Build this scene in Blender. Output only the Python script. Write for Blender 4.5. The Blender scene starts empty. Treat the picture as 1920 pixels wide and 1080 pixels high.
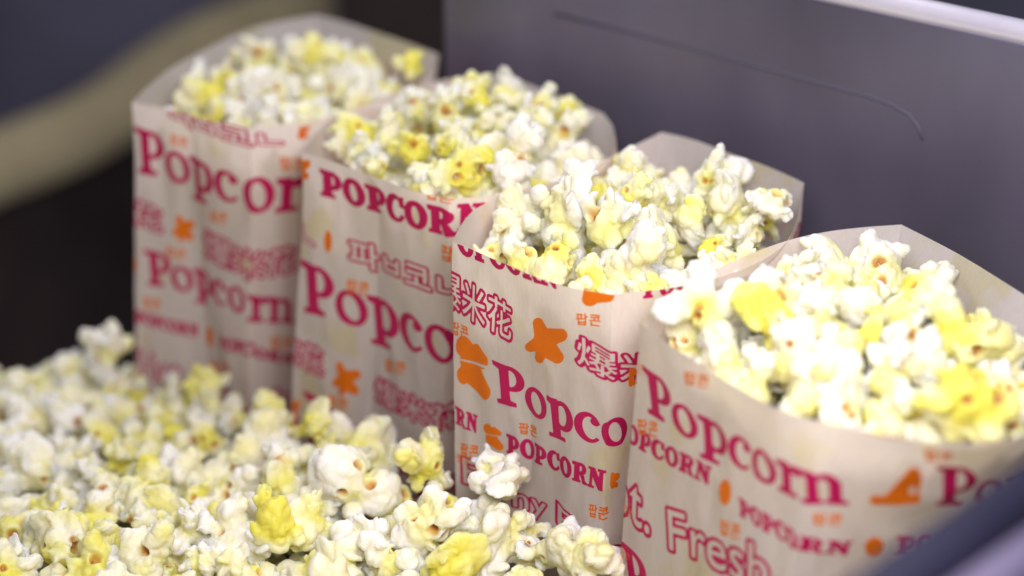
import bpy, math, random
import numpy as np
from mathutils import Vector, Matrix, noise

random.seed(7)
rng = np.random.default_rng(7)
scene = bpy.context.scene
C = scene.collection

# ------------------------------------------------------------------ camera
PITCH = math.radians(25.7)
FPX = 3600.0                      # focal length in pixels of a 1920 px wide frame
CAMZ = 0.477
cam_d = bpy.data.cameras.new("camera")
cam = bpy.data.objects.new("camera", cam_d)
C.objects.link(cam)
cam.location = (0, 0, CAMZ)
cam.rotation_euler = (math.pi / 2 - PITCH, 0, 0)
cam_d.sensor_width = 36.0
cam_d.lens = 36.0 * FPX / 1920.0
cam_d.clip_start = 0.02
cam_d.clip_end = 50
cam_d.dof.use_dof = True
cam_d.dof.focus_distance = 0.692
cam_d.dof.aperture_fstop = 3.7
cam_d.dof.aperture_blades = 0
scene.camera = cam

# ------------------------------------------------------------------ world and lamps
world = bpy.data.worlds.new("World")
scene.world = world
world.use_nodes = True
bg = world.node_tree.nodes["Background"]
bg.inputs[0].default_value = (0.55, 0.55, 0.72, 1)
bg.inputs[1].default_value = 0.17

def area(name, loc, target, size, power, color):
    l = bpy.data.lights.new(name, 'AREA')
    l.shape = 'RECTANGLE'; l.size = size[0]; l.size_y = size[1]
    l.energy = power; l.color = color
    o = bpy.data.objects.new(name, l); C.objects.link(o)
    o.location = loc
    d = Vector(target) - Vector(loc)
    o.rotation_euler = d.to_track_quat('-Z', 'Y').to_euler()
    return o
area("key_lamp", (0.10, 0.44, 0.53), (0.03, 0.64, 0.15), (0.18, 0.18), 0.55, (1.0, 0.955, 0.93))
area("back_lamp", (-0.12, 1.08, 0.66), (0.03, 0.66, 0.16), (0.30, 0.16), 2.3, (0.95, 0.92, 1.0))
area("front_lamp", (0.04, 0.25, 0.46), (0.05, 0.62, 0.13), (0.20, 0.16), 2.15, (1.0, 0.92, 0.87))

scene.view_settings.view_transform = 'Standard'
scene.view_settings.look = 'None'
scene.view_settings.exposure = 0.07
scene.view_settings.gamma = 1.0

# ------------------------------------------------------------------ camera maths used to turn measured points into places
cp, sp = math.cos(PITCH), math.sin(PITCH)
Fv = np.array([0, cp, -sp]); Uv = np.array([0, sp, cp]); Rv = np.array([1.0, 0, 0])
CAM = np.array([0, 0, CAMZ])
def ray(px, py):
    return Fv + Rv * ((px - 960) / FPX) + Uv * ((540 - py) / FPX)
def at_z(px, py, z):
    r = ray(px, py); t = (z - CAMZ) / r[2]
    return CAM + r * t
def project(P):
    d = P - CAM
    w = d @ Fv
    return 960 + FPX * (d @ Rv) / w, 540 - FPX * (d @ Uv) / w, w

# ------------------------------------------------------------------ helpers
def tag(o, label=None, cat=None, group=None, kind=None):
    if label: o['label'] = label
    if cat: o['category'] = cat
    if group: o['group'] = group
    if kind: o['kind'] = kind
    return o
def mesh_obj(name, V, F, mats, parent=None, mi=None, smooth=True):
    me = bpy.data.meshes.new(name)
    me.from_pydata([tuple(v) for v in V], [], [tuple(int(i) for i in f) for f in F])
    for m in (mats if isinstance(mats, (list, tuple)) else [mats]): me.materials.append(m)
    if mi is not None: me.polygons.foreach_set('material_index', mi)
    me.polygons.foreach_set('use_smooth', [smooth] * len(me.polygons))
    me.update()
    o = bpy.data.objects.new(name, me); C.objects.link(o)
    if parent: o.parent = parent
    return o
def empty(name, loc=(0, 0, 0)):
    o = bpy.data.objects.new(name, None); C.objects.link(o); o.location = loc
    o.empty_display_size = 0.02
    return o
def node_mat(name):
    m = bpy.data.materials.new(name); m.use_nodes = True
    nt = m.node_tree; nt.nodes.clear()
    out = nt.nodes.new('ShaderNodeOutputMaterial')
    return m, nt, out
def N(nt, t, **kw):
    n = nt.nodes.new(t)
    for k, v in kw.items(): setattr(n, k, v)
    return n
def ramp(nt, fac, stops):
    r = N(nt, 'ShaderNodeValToRGB')
    e = r.color_ramp.elements
    while len(e) < len(stops): e.new(0.5)
    for i, (p, c) in enumerate(stops):
        e[i].position = p; e[i].color = (*c, 1)
    nt.links.new(fac, r.inputs[0]); return r.outputs[0]
def mixc(nt, fac, a, b, mode='MIX'):
    m = N(nt, 'ShaderNodeMix', data_type='RGBA', blend_type=mode)
    for sock, v in ((m.inputs[0], fac), (m.inputs[6], a), (m.inputs[7], b)):
        if hasattr(v, 'links'): nt.links.new(v, sock)
        elif isinstance(v, (int, float)): sock.default_value = v
        else: sock.default_value = (*v, 1)
    return m.outputs[2]

# ------------------------------------------------------------------ materials
def mat_paper():
    m, nt, out = node_mat('bag_paper')
    tc = N(nt, 'ShaderNodeTexCoord')
    n1 = N(nt, 'ShaderNodeTexNoise'); n1.inputs['Scale'].default_value = 34; n1.inputs['Detail'].default_value = 2
    nt.links.new(tc.outputs['Object'], n1.inputs['Vector'])
    stain = ramp(nt, n1.outputs['Fac'], [(0.60, (0, 0, 0)), (0.68, (1, 1, 1))])
    col = mixc(nt, stain, (0.93, 0.875, 0.865), (0.88, 0.82, 0.62))
    n2 = N(nt, 'ShaderNodeTexNoise'); n2.inputs['Scale'].default_value = 900; n2.inputs['Detail'].default_value = 3
    mp = N(nt, 'ShaderNodeMapping'); mp.inputs['Scale'].default_value = (1, 1, 0.25)
    nt.links.new(tc.outputs['Object'], mp.inputs['Vector']); nt.links.new(mp.outputs[0], n2.inputs['Vector'])
    fib = ramp(nt, n2.outputs['Fac'], [(0.3, (0.93, 0.93, 0.93)), (0.7, (1, 1, 1))])
    col = mixc(nt, 1.0, col, fib, 'MULTIPLY')
    bump = N(nt, 'ShaderNodeBump'); bump.inputs['Strength'].default_value = 0.12; bump.inputs['Distance'].default_value = 0.0004
    nt.links.new(n2.outputs['Fac'], bump.inputs['Height'])
    p = N(nt, 'ShaderNodeBsdfPrincipled'); p.inputs['Roughness'].default_value = 0.55
    p.inputs['Specular IOR Level'].default_value = 0.3
    nt.links.new(col, p.inputs['Base Color']); nt.links.new(bump.outputs[0], p.inputs['Normal'])
    t = N(nt, 'ShaderNodeBsdfTranslucent')
    tcl = mixc(nt, 1.0, col, (1.0, 0.91, 0.84), 'MULTIPLY'); nt.links.new(tcl, t.inputs['Color'])
    mx = N(nt, 'ShaderNodeMixShader'); mx.inputs[0].default_value = 0.52
    nt.links.new(p.outputs[0], mx.inputs[1]); nt.links.new(t.outputs[0], mx.inputs[2])
    nt.links.new(mx.outputs[0], out.inputs[0])
    return m
def mat_ink(name, c):
    m, nt, out = node_mat(name)
    tc = N(nt, 'ShaderNodeTexCoord')
    n1 = N(nt, 'ShaderNodeTexNoise'); n1.inputs['Scale'].default_value = 700; n1.inputs['Detail'].default_value = 3
    nt.links.new(tc.outputs['Object'], n1.inputs['Vector'])
    d = tuple(x * 0.95 for x in c)
    col = ramp(nt, n1.outputs['Fac'], [(0.35, d), (0.6, c)])
    p = N(nt, 'ShaderNodeBsdfPrincipled'); p.inputs['Roughness'].default_value = 0.5
    p.inputs['Specular IOR Level'].default_value = 0.3
    nt.links.new(col, p.inputs['Base Color'])
    t = N(nt, 'ShaderNodeBsdfTranslucent'); nt.links.new(col, t.inputs['Color'])
    mx = N(nt, 'ShaderNodeMixShader'); mx.inputs[0].default_value = 0.35
    nt.links.new(p.outputs[0], mx.inputs[1]); nt.links.new(t.outputs[0], mx.inputs[2])
    nt.links.new(mx.outputs[0], out.inputs[0])
    return m
def mat_popcorn():
    m, nt, out = node_mat('popped_corn')
    at = N(nt, 'ShaderNodeAttribute', attribute_name='inner')
    rnd = N(nt, 'ShaderNodeAttribute', attribute_name='rnd')
    oi = N(nt, 'ShaderNodeObjectInfo')
    tc = N(nt, 'ShaderNodeTexCoord')
    add = N(nt, 'ShaderNodeVectorMath', operation='ADD')
    nt.links.new(tc.outputs['Object'], add.inputs[0])
    comb = N(nt, 'ShaderNodeCombineXYZ')
    sc = N(nt, 'ShaderNodeMath', operation='MULTIPLY'); sc.inputs[1].default_value = 3.0
    nt.links.new(oi.outputs['Random'], sc.inputs[0])
    for i in range(3): nt.links.new(sc.outputs[0], comb.inputs[i])
    nt.links.new(comb.outputs[0], add.inputs[1])
    n1 = N(nt, 'ShaderNodeTexNoise'); n1.inputs['Scale'].default_value = 75; n1.inputs['Detail'].default_value = 1.5
    nt.links.new(add.outputs[0], n1.inputs['Vector'])
    # amount of yellow seasoning: creases + patches + a piece by piece difference
    s1 = N(nt, 'ShaderNodeMath', operation='MULTIPLY'); s1.inputs[1].default_value = 0.55
    nt.links.new(at.outputs['Fac'], s1.inputs[0])
    s2 = N(nt, 'ShaderNodeMath', operation='MULTIPLY_ADD'); s2.inputs[1].default_value = 1.25
    nt.links.new(n1.outputs['Fac'], s2.inputs[0]); nt.links.new(s1.outputs[0], s2.inputs[2])
    pw = N(nt, 'ShaderNodeMath', operation='POWER'); pw.inputs[1].default_value = 2.0
    rs = N(nt, 'ShaderNodeMath', operation='ADD')
    sepc = N(nt, 'ShaderNodeSeparateColor'); nt.links.new(oi.outputs['Color'], sepc.inputs[0]); nt.links.new(sepc.outputs[0], rs.inputs[0]); nt.links.new(rnd.outputs['Fac'], rs.inputs[1])
    fr = N(nt, 'ShaderNodeMath', operation='MINIMUM'); fr.inputs[1].default_value = 1.0; nt.links.new(rs.outputs[0], fr.inputs[0])
    nt.links.new(fr.outputs[0], pw.inputs[0])
    s3 = N(nt, 'ShaderNodeMath', operation='MULTIPLY_ADD'); s3.inputs[1].default_value = 0.50
    nt.links.new(pw.outputs[0], s3.inputs[0]); nt.links.new(s2.outputs[0], s3.inputs[2])
    s4 = N(nt, 'ShaderNodeMath', operation='SUBTRACT'); s4.inputs[1].default_value = 0.47
    nt.links.new(s3.outputs[0], s4.inputs[0])
    col = ramp(nt, s4.outputs[0], [(0.14, (0.88, 0.865, 0.81)), (0.46, (0.86, 0.835, 0.60)), (0.78, (0.82, 0.79, 0.32)), (1.0, (0.78, 0.73, 0.12))])
    hl = N(nt, 'ShaderNodeAttribute', attribute_name='hollow')
    col = mixc(nt, hl.outputs['Fac'], col, (0.70, 0.40, 0.09))
    n3 = N(nt, 'ShaderNodeTexNoise'); n3.inputs['Scale'].default_value = 600; n3.inputs['Detail'].default_value = 4
    nt.links.new(tc.outputs['Object'], n3.inputs['Vector'])
    bump = N(nt, 'ShaderNodeBump'); bump.inputs['Strength'].default_value = 0.2; bump.inputs['Distance'].default_value = 0.0005
    nt.links.new(n3.outputs['Fac'], bump.inputs['Height'])
    p = N(nt, 'ShaderNodeBsdfPrincipled'); p.inputs['Roughness'].default_value = 0.52
    p.inputs['Specular IOR Level'].default_value = 0.4
    p.inputs['Subsurface Weight'].default_value = 0.8
    p.inputs['Subsurface Scale'].default_value = 0.006
    p.inputs['Subsurface Radius'].default_value = (1.0, 0.8, 0.28)
    nt.links.new(col, p.inputs['Base Color']); nt.links.new(bump.outputs[0], p.inputs['Normal'])
    nt.links.new(p.outputs[0], out.inputs[0])
    return m
def mat_simple(name, c, rough=0.5, metal=0.0, spec=0.5, nscale=0, namp=0.15, stretch=(1, 1, 1)):
    m, nt, out = node_mat(name)
    p = N(nt, 'ShaderNodeBsdfPrincipled')
    p.inputs['Roughness'].default_value = rough; p.inputs['Metallic'].default_value = metal
    p.inputs['Specular IOR Level'].default_value = spec
    if nscale:
        tc = N(nt, 'ShaderNodeTexCoord'); mp = N(nt, 'ShaderNodeMapping')
        mp.inputs['Scale'].default_value = stretch
        n1 = N(nt, 'ShaderNodeTexNoise'); n1.inputs['Scale'].default_value = nscale; n1.inputs['Detail'].default_value = 4
        nt.links.new(tc.outputs['Object'], mp.inputs['Vector']); nt.links.new(mp.outputs[0], n1.inputs['Vector'])
        a = tuple(x * (1 - namp) for x in c); b = tuple(min(1, x * (1 + namp)) for x in c)
        nt.links.new(ramp(nt, n1.outputs['Fac'], [(0.3, a), (0.7, b)]), p.inputs['Base Color'])
        r2 = N(nt, 'ShaderNodeMapRange'); r2.inputs[3].default_value = rough - 0.08; r2.inputs[4].default_value = rough + 0.12
        nt.links.new(n1.outputs['Fac'], r2.inputs[0]); nt.links.new(r2.outputs[0], p.inputs['Roughness'])
    else:
        p.inputs['Base Color'].default_value = (*c, 1)
    nt.links.new(p.outputs[0], out.inputs[0])
    return m
PAPER = mat_paper()
MAG = mat_ink('magenta_ink', (0.60, 0.012, 0.135))
ORA = mat_ink('orange_ink', (0.90, 0.22, 0.01))
POP = mat_popcorn()
HULL = mat_simple('corn_hull', (0.34, 0.13, 0.02), 0.3, 0, 0.6, 250, 0.5)
STEEL = mat_simple('brushed_steel', (0.205, 0.195, 0.30), 0.38, 0.6, 0.5, 7, 0.34, (1, 1, 0.45))
STEEL_HL = mat_simple('steel_highlight', (0.82, 0.80, 0.98), 0.30, 0.35, 0.5, 30, 0.08)  # pale base colour paints the highlight along the panel's top edge
SEAM = mat_simple('dark_seam', (0.115, 0.11, 0.165), 0.7, 0.1)
TRAY = mat_simple('tray_metal', (0.10, 0.095, 0.10), 0.5, 0.6, 0.5, 20, 0.3)
NAVY = mat_simple('dark_rail', (0.014, 0.014, 0.034), 0.6, 0.0, 0.2, 20, 0.2)
LAV = mat_simple('rail_highlight', (0.105, 0.092, 0.165), 0.5, 0.0, 0.25, 20, 0.1)  # lavender highlight of the rail, put into the base colour
BRASS = mat_simple('yellow_bar', (0.90, 0.75, 0.42), 0.5, 0.0, 0.5, 12, 0.15)
BLACK = mat_simple('cabinet_and_opening_black', (0.050, 0.034, 0.030), 0.6, 0.0, 0.3, 10, 0.4)
GREY = mat_simple('grey_wall', (0.27, 0.26, 0.33), 0.7, 0.0, 0.3, 1.6, 0.6)

# ------------------------------------------------------------------ geometry of the tray
ZR = 0.19
A_DIR = np.array([0.773, -0.634, 0.0]); B_DIR = np.array([0.634, 0.773, 0.0])
UPV = np.array([0, 0, 1.0])
def frame_box(name, c, ea, eb, ez, mat, parent=None, bev=0.0):
    """box with half sizes along A_DIR, B_DIR and z"""
    V = []
    for i in (-1, 1):
        for j in (-1, 1):
            for k in (-1, 1):
                V.append(np.array(c) + A_DIR * ea * i + B_DIR * eb * j + UPV * ez * k)
    F = [(0, 1, 3, 2), (4, 6, 7, 5), (0, 4, 5, 1), (2, 3, 7, 6), (0, 2, 6, 4), (1, 5, 7, 3)]
    o = mesh_obj(name, V, F, mat, parent, smooth=False)
    if bev:
        b = o.modifiers.new('b', 'BEVEL'); b.width = bev; b.segments = 4
    return o
def tube(name, pts, r, mat, parent=None, seg=16):
    pts = [np.array(p, float) for p in pts]
    V = []; F = []
    for i, p in enumerate(pts):
        d = pts[min(i + 1, len(pts) - 1)] - pts[max(i - 1, 0)]; d /= np.linalg.norm(d)
        u = np.cross(d, [0.13, 0.21, 0.97]); u /= np.linalg.norm(u); w = np.cross(d, u)
        for k in range(seg):
            a = 2 * math.pi * k / seg
            V.append(p + r * (math.cos(a) * u + math.sin(a) * w))
    for i in range(len(pts) - 1):
        for k in range(seg):
            F.append((i * seg + k, i * seg + (k + 1) % seg, (i + 1) * seg + (k + 1) % seg, (i + 1) * seg + k))
    F.append(tuple(range(seg))[::-1]); F.append(tuple((len(pts) - 1) * seg + k for k in range(seg)))
    return mesh_obj(name, V, F, mat, parent)

# tray floor
fl = frame_box('tray_floor', (0.1, 0.60, -0.012), 0.40, 0.25, 0.01, TRAY)
tag(fl, kind='structure')

# steel back panel, parallel to the row of bags
R3 = at_z(1507, 345, ZR)
WP = R3 + B_DIR * 0.045                       # a point on the wall plane
def at_wall(px, py, off=0.0):
    r = ray(px, py); P0 = WP - B_DIR * off
    t = ((P0 - CAM) @ B_DIR) / (r @ B_DIR)
    return CAM + r * t
a0 = (at_wall(832, 80) - WP) @ A_DIR            # far end of the panel
ztop = at_wall(1920, 84)[2]
a1 = 0.45
pr = empty('steel_panel', tuple(WP + A_DIR * (a0 + a1) / 2 * 1.0 - UPV * WP[2]))
tag(pr, 'grey stainless steel panel with a rounded top edge coloured as a highlight behind the popcorn bags', 'panel')
def wall_local(P): return np.array(P) - np.array(pr.location)
cen = WP + A_DIR * (a0 + a1) / 2 + B_DIR * 0.004
frame_box('sheet', wall_local((cen[0], cen[1], ztop / 2)), (a1 - a0) / 2, 0.004, ztop / 2, STEEL, pr, 0.001)
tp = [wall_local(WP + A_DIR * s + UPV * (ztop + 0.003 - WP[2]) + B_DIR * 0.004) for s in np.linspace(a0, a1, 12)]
tube('top_edge', tp, 0.0050, STEEL_HL, pr)
pts = [at_wall(x, y, -0.0001) for x, y in ((1040, 26), (1200, 66), (1360, 108), (1500, 146), (1620, 178), (1670, 195), (1705, 215), (1722, 238), (1730, 262))]
tube('pressed_seam', [wall_local(p) for p in pts], 0.0008, SEAM, pr, 10)

# near rim of the tray, out of focus in the corner
ZN = 0.232
n0 = at_z(1938, 918, ZN); n1 = at_z(1615, 1142, ZN)
nd = (n0 - n1) / np.linalg.norm(n0 - n1)
nr = empty('tray_rim', tuple((n0 + n1) / 2))
tag(nr, 'dark blue metal rail blurred in the lower right corner in front of the nearest bag', 'rail')
def nl(P): return np.array(P) - np.array(nr.location)
off = np.cross(nd, UPV); off /= np.linalg.norm(off)
if off[1] > 0: off = -off
tube('outer_bar', [nl(n1 - nd * 0.25), nl(n0 + nd * 0.25)], 0.0068, NAVY, nr, 24)
tube('highlight_strip', [nl(n1 - nd * 0.25 + off * 0.0125 - UPV * 0.003), nl(n0 + nd * 0.25 + off * 0.0125 - UPV * 0.003)], 0.0055, LAV, nr, 24)  # extra tube that carries the rail's painted highlight
tube('lower_bar', [nl(n1 - nd * 0.25 + off * 0.029 - UPV * 0.010), nl(n0 + nd * 0.25 + off * 0.029 - UPV * 0.012)], 0.0115, NAVY, nr, 24)

# things behind, far out of focus: black cabinet, yellow bar, grey wall, posts
def at_d(px, py, d):
    return CAM + ray(px, py) * d
bw = empty('background_wall', tuple(at_d(200, 100, 2.6)))
C.objects.unlink(bw); bpy.data.objects.remove(bw)
gw = mesh_obj('wall', [at_d(-900, -900, 2.7), at_d(2900, -900, 2.7), at_d(2900, 1200, 2.7), at_d(-900, 1200, 2.7),
                       at_d(-900, -900, 2.72), at_d(2900, -900, 2.72), at_d(2900, 1200, 2.72), at_d(-900, 1200, 2.72)],
              [(0, 1, 2, 3), (7, 6, 5, 4), (0, 4, 5, 1), (1, 5, 6, 2), (2, 6, 7, 3), (3, 7, 4, 0)], GREY, smooth=False)
tag(gw, kind='structure')
yb = tube('wooden_bar', [at_d(-160, 370, 1.55), at_d(-60, 332, 1.59), at_d(0, 308, 1.62), at_d(70, 282, 1.65), at_d(140, 252, 1.67), at_d(210, 212, 1.70), at_d(270, 165, 1.73), at_d(330, 120, 1.76), at_d(400, 82, 1.79), at_d(480, 48, 1.82), at_d(600, 5, 1.88)], 0.031, BRASS, None, 20)
tag(yb, 'pale yellow wooden bar running diagonally behind the farthest popcorn bag', 'bar')
def slab(name, quad, d, th, mat, label=None, cat=None):
    f = [at_d(x, y, dd) for (x, y), dd in zip(quad, d)]
    b = [p + np.array([0, th, 0]) for p in f]
    o = mesh_obj(name, f + b, [(0, 1, 2, 3), (7, 6, 5, 4), (0, 4, 5, 1), (1, 5, 6, 2), (2, 6, 7, 3), (3, 7, 4, 0)], mat, smooth=False)
    if label: tag(o, label, cat)
    return o
slab('cabinet', [(-300, 455), (0, 318), (470, 75), (640, 60), (640, 900), (-300, 900)][:4] and [(-300, 460), (470, 68), (470, 900), (-300, 900)], [1.50, 1.84, 1.84, 1.50], 0.05, BLACK,
     'black cabinet side below the pale yellow bar at left', 'cabinet')
slab('dark_opening', [(628, -200), (850, -200), (850, 700), (628, 700)], [1.7] * 4, 0.06, BLACK,  # flat black sheet standing for the darkness of an opening
     'black sheet painted as the dark opening between the steel panel and the grey posts', 'opening')
p0 = slab('metal_post', [(470, -200), (508, -200), (508, 600), (470, 600)], [1.9] * 4, 0.03, mat_simple('post_dark', (0.035, 0.035, 0.06), 0.4),
     'dark narrow upright post above the farthest bag, left of the two posts', 'post')
p1 = slab('metal_post', [(545, -200), (630, -200), (630, 600), (545, 600)], [1.9] * 4, 0.03, mat_simple('post_grey', (0.16, 0.16, 0.23), 0.35, 0.2),
     'grey blue wider upright post beside the dark opening', 'post')
for p_ in (p0, p1): p_['group'] = 'posts behind the farthest bag'

# ------------------------------------------------------------------ glyph shapes as signed distances (unit: capital height 1)
def ell(x, y, cx, cy, rx, ry, rot=0.0):
    c, s = math.cos(rot), math.sin(rot)
    dx, dy = x - cx, y - cy
    u, v = c * dx + s * dy, -s * dx + c * dy
    k = np.sqrt((u / rx) ** 2 + (v / ry) ** 2)
    g = np.sqrt((u / rx ** 2) ** 2 + (v / ry ** 2) ** 2) + 1e-6
    return k * (k - 1) / g
def seg(x, y, x0, y0, x1, y1, r0, r1=None):
    if r1 is None: r1 = r0
    dx, dy = x1 - x0, y1 - y0
    t = np.clip(((x - x0) * dx + (y - y0) * dy) / (dx * dx + dy * dy + 1e-9), 0, 1)
    return np.hypot(x - x0 - t * dx, y - y0 - t * dy) - (r0 + (r1 - r0) * t)
def poly(x, y, P):
    """signed distance of a simple polygon"""
    d = np.full(x.shape, 1e9); s = np.ones(x.shape)
    n = len(P)
    for i in range(n):
        ax, ay = P[i]; bx, by = P[(i + 1) % n]
        ex, ey = bx - ax, by - ay
        wx, wy = x - ax, y - ay
        t = np.clip((wx * ex + wy * ey) / (ex * ex + ey * ey + 1e-12), 0, 1)
        d = np.minimum(d, (wx - ex * t) ** 2 + (wy - ey * t) ** 2)
        c1 = y >= ay; c2 = y < by; c3 = ex * wy > ey * wx
        flip = (c1 & c2 & c3) | (~c1 & ~c2 & ~c3)
        s = np.where(flip, -s, s)
    return s * np.sqrt(d)
mn, mx_ = np.minimum, np.maximum
def U(*a):
    r = a[0]
    for b in a[1:]: r = mn(r, b)
    return r
def g_P(x, y):
    stem = poly(x, y, [(0.13, 0.0), (0.36, 0.0), (0.335, 0.3), (0.335, 1.0), (0.10, 1.0)])
    foot = poly(x, y, [(0.02, -0.02), (0.50, 0.02), (0.49, 0.10), (0.36, 0.13), (0.14, 0.11), (0.01, 0.07)])
    top = poly(x, y, [(-0.06, 1.03), (-0.04, 0.93), (0.12, 0.86), (0.42, 0.88), (0.42, 1.0)])
    bowl = mx_(ell(x, y, 0.37, 0.70, 0.36, 0.31), 0.24 - x)
    hole = mx_(ell(x, y, 0.36, 0.70, 0.175, 0.225), 0.335 - x)
    return mx_(U(stem, foot, top, bowl), -hole)
def g_o(x, y):
    return mx_(ell(x, y, 0.33, 0.345, 0.325, 0.365), -ell(x, y, 0.33, 0.345, 0.165, 0.28, 0.22))
def g_p(x, y):
    stem = poly(x, y, [(0.12, -0.27), (0.33, -0.27), (0.31, 0.66), (0.11, 0.62)])
    foot = poly(x, y, [(0.0, -0.31), (0.47, -0.27), (0.46, -0.19), (0.0, -0.22)])
    top = poly(x, y, [(-0.02, 0.70), (-0.01, 0.60), (0.14, 0.55), (0.30, 0.62), (0.27, 0.72)])
    bowl = mx_(ell(x, y, 0.40, 0.35, 0.32, 0.36), 0.2 - x)
    hole = mx_(ell(x, y, 0.385, 0.35, 0.15, 0.265), 0.29 - x)
    return mx_(U(stem, foot, top, bowl), -hole)
def g_c(x, y):
    ring = mx_(ell(x, y, 0.33, 0.345, 0.325, 0.365), -ell(x, y, 0.38, 0.345, 0.195, 0.285, 0.1))
    cut = poly(x, y, [(0.36, 0.40), (0.9, 0.62), (0.9, 0.0), (0.50, 0.15), (0.40, 0.28)])
    return U(mx_(ring, -cut), ell(x, y, 0.50, 0.525, 0.10, 0.085))
def g_r(x, y):
    stem = poly(x, y, [(0.12, 0.0), (0.32, 0.0), (0.31, 0.66), (0.11, 0.63)])
    foot = poly(x, y, [(0.0, -0.02), (0.47, 0.0), (0.46, 0.09), (0.0, 0.07)])
    top = poly(x, y, [(-0.02, 0.70), (-0.01, 0.60), (0.14, 0.55), (0.30, 0.62), (0.27, 0.72)])
    arm = U(seg(x, y, 0.25, 0.50, 0.42, 0.64, 0.045, 0.06), ell(x, y, 0.47, 0.60, 0.11, 0.105))
    return U(stem, foot, top, arm)
def g_n(x, y):
    stem = poly(x, y, [(0.12, 0.0), (0.32, 0.0), (0.31, 0.66), (0.11, 0.63)])
    s2 = poly(x, y, [(0.54, 0.0), (0.75, 0.0), (0.73, 0.50), (0.55, 0.50)])
    f1 = poly(x, y, [(0.0, -0.02), (0.40, 0.0), (0.39, 0.09), (0.0, 0.07)])
    f2 = poly(x, y, [(0.46, 0.0), (0.86, 0.0), (0.85, 0.09), (0.46, 0.09)])
    top = poly(x, y, [(-0.02, 0.70), (-0.01, 0.60), (0.14, 0.55), (0.30, 0.62), (0.27, 0.72)])
    arch = mx_(mx_(ell(x, y, 0.48, 0.43, 0.27, 0.285), -ell(x, y, 0.42, 0.40, 0.135, 0.20)), 0.40 - y)
    return U(stem, s2, f1, f2, top, mx_(arch, 0.26 - x))
def G_P(x, y):
    stem = poly(x, y, [(0.10, 0.0), (0.44, 0.0), (0.44, 1.0), (0.10, 1.0)])
    foot = poly(x, y, [(0.0, -0.01), (0.56, 0.0), (0.56, 0.14), (0.0, 0.15)])
    top = poly(x, y, [(-0.03, 1.02), (0.0, 0.83), (0.5, 0.85), (0.5, 1.0)])
    bowl = mx_(ell(x, y, 0.46, 0.665, 0.38, 0.345), 0.3 - x)
    hole = mx_(ell(x, y, 0.46, 0.665, 0.10, 0.175), 0.44 - x)
    return mx_(U(stem, foot, top, bowl), -hole)
def G_O(x, y):
    return mx_(ell(x, y, 0.46, 0.50, 0.46, 0.53), -ell(x, y, 0.46, 0.50, 0.155, 0.34, 0.12))
def G_C(x, y):
    ring = mx_(ell(x, y, 0.46, 0.50, 0.46, 0.53), -ell(x, y, 0.53, 0.50, 0.20, 0.36))
    cut = poly(x, y, [(0.56, 0.57), (1.1, 0.62), (1.1, 0.22), (0.66, 0.34), (0.56, 0.46)])
    return U(mx_(ring, -cut), poly(x, y, [(0.66, 0.60), (0.85, 0.60), (0.86, 1.0), (0.76, 1.0), (0.62, 0.86)]))
def G_R(x, y):
    leg = poly(x, y, [(0.42, 0.44), (0.72, 0.42), (0.80, 0.16), (0.95, 0.12), (0.96, 0.0), (0.62, -0.02), (0.54, 0.20)])
    stem = poly(x, y, [(0.10, 0.0), (0.42, 0.0), (0.42, 1.0), (0.10, 1.0)])
    foot = poly(x, y, [(0.0, 0.0), (0.50, 0.0), (0.50, 0.14), (0.0, 0.14)])
    top = poly(x, y, [(-0.03, 1.02), (0.0, 0.84), (0.5, 0.85), (0.5, 1.0)])
    bowl = mx_(ell(x, y, 0.46, 0.70, 0.38, 0.31), 0.3 - x)
    hole = mx_(ell(x, y, 0.46, 0.71, 0.10, 0.14), 0.42 - x)
    return mx_(U(stem, foot, top, bowl, leg), -hole)
def G_N(x, y):
    d = poly(x, y, [(0.06, 1.0), (0.38, 1.0), (0.82, 0.30), (0.82, -0.02), (0.66, -0.02), (0.22, 0.66)])
    s1 = poly(x, y, [(0.10, 0.0), (0.28, 0.0), (0.28, 0.95), (0.10, 0.95)])
    s2 = poly(x, y, [(0.64, 0.05), (0.82, 0.05), (0.82, 1.0), (0.64, 1.0)])
    f1 = poly(x, y, [(0.0, 0.0), (0.40, 0.0), (0.40, 0.13), (0.0, 0.13)])
    f2 = poly(x, y, [(0.53, 0.87), (0.95, 0.87), (0.95, 1.0), (0.53, 1.0)])
    f3 = poly(x, y, [(-0.02, 0.87), (0.3, 0.87), (0.3, 1.0), (-0.02, 1.0)])
    return U(d, s1, s2, f1, f2, f3)
GL = {'serif': {'P': (g_P, 0.74), 'o': (g_o, 0.70), 'p': (g_p, 0.76), 'c': (g_c, 0.66), 'r': (g_r, 0.60), 'n': (g_n, 0.86)},
      'slab': {'P': (G_P, 0.86), 'O': (G_O, 0.95), 'C': (G_C, 0.88), 'R': (G_R, 0.98), 'N': (G_N, 0.96)}}

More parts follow.
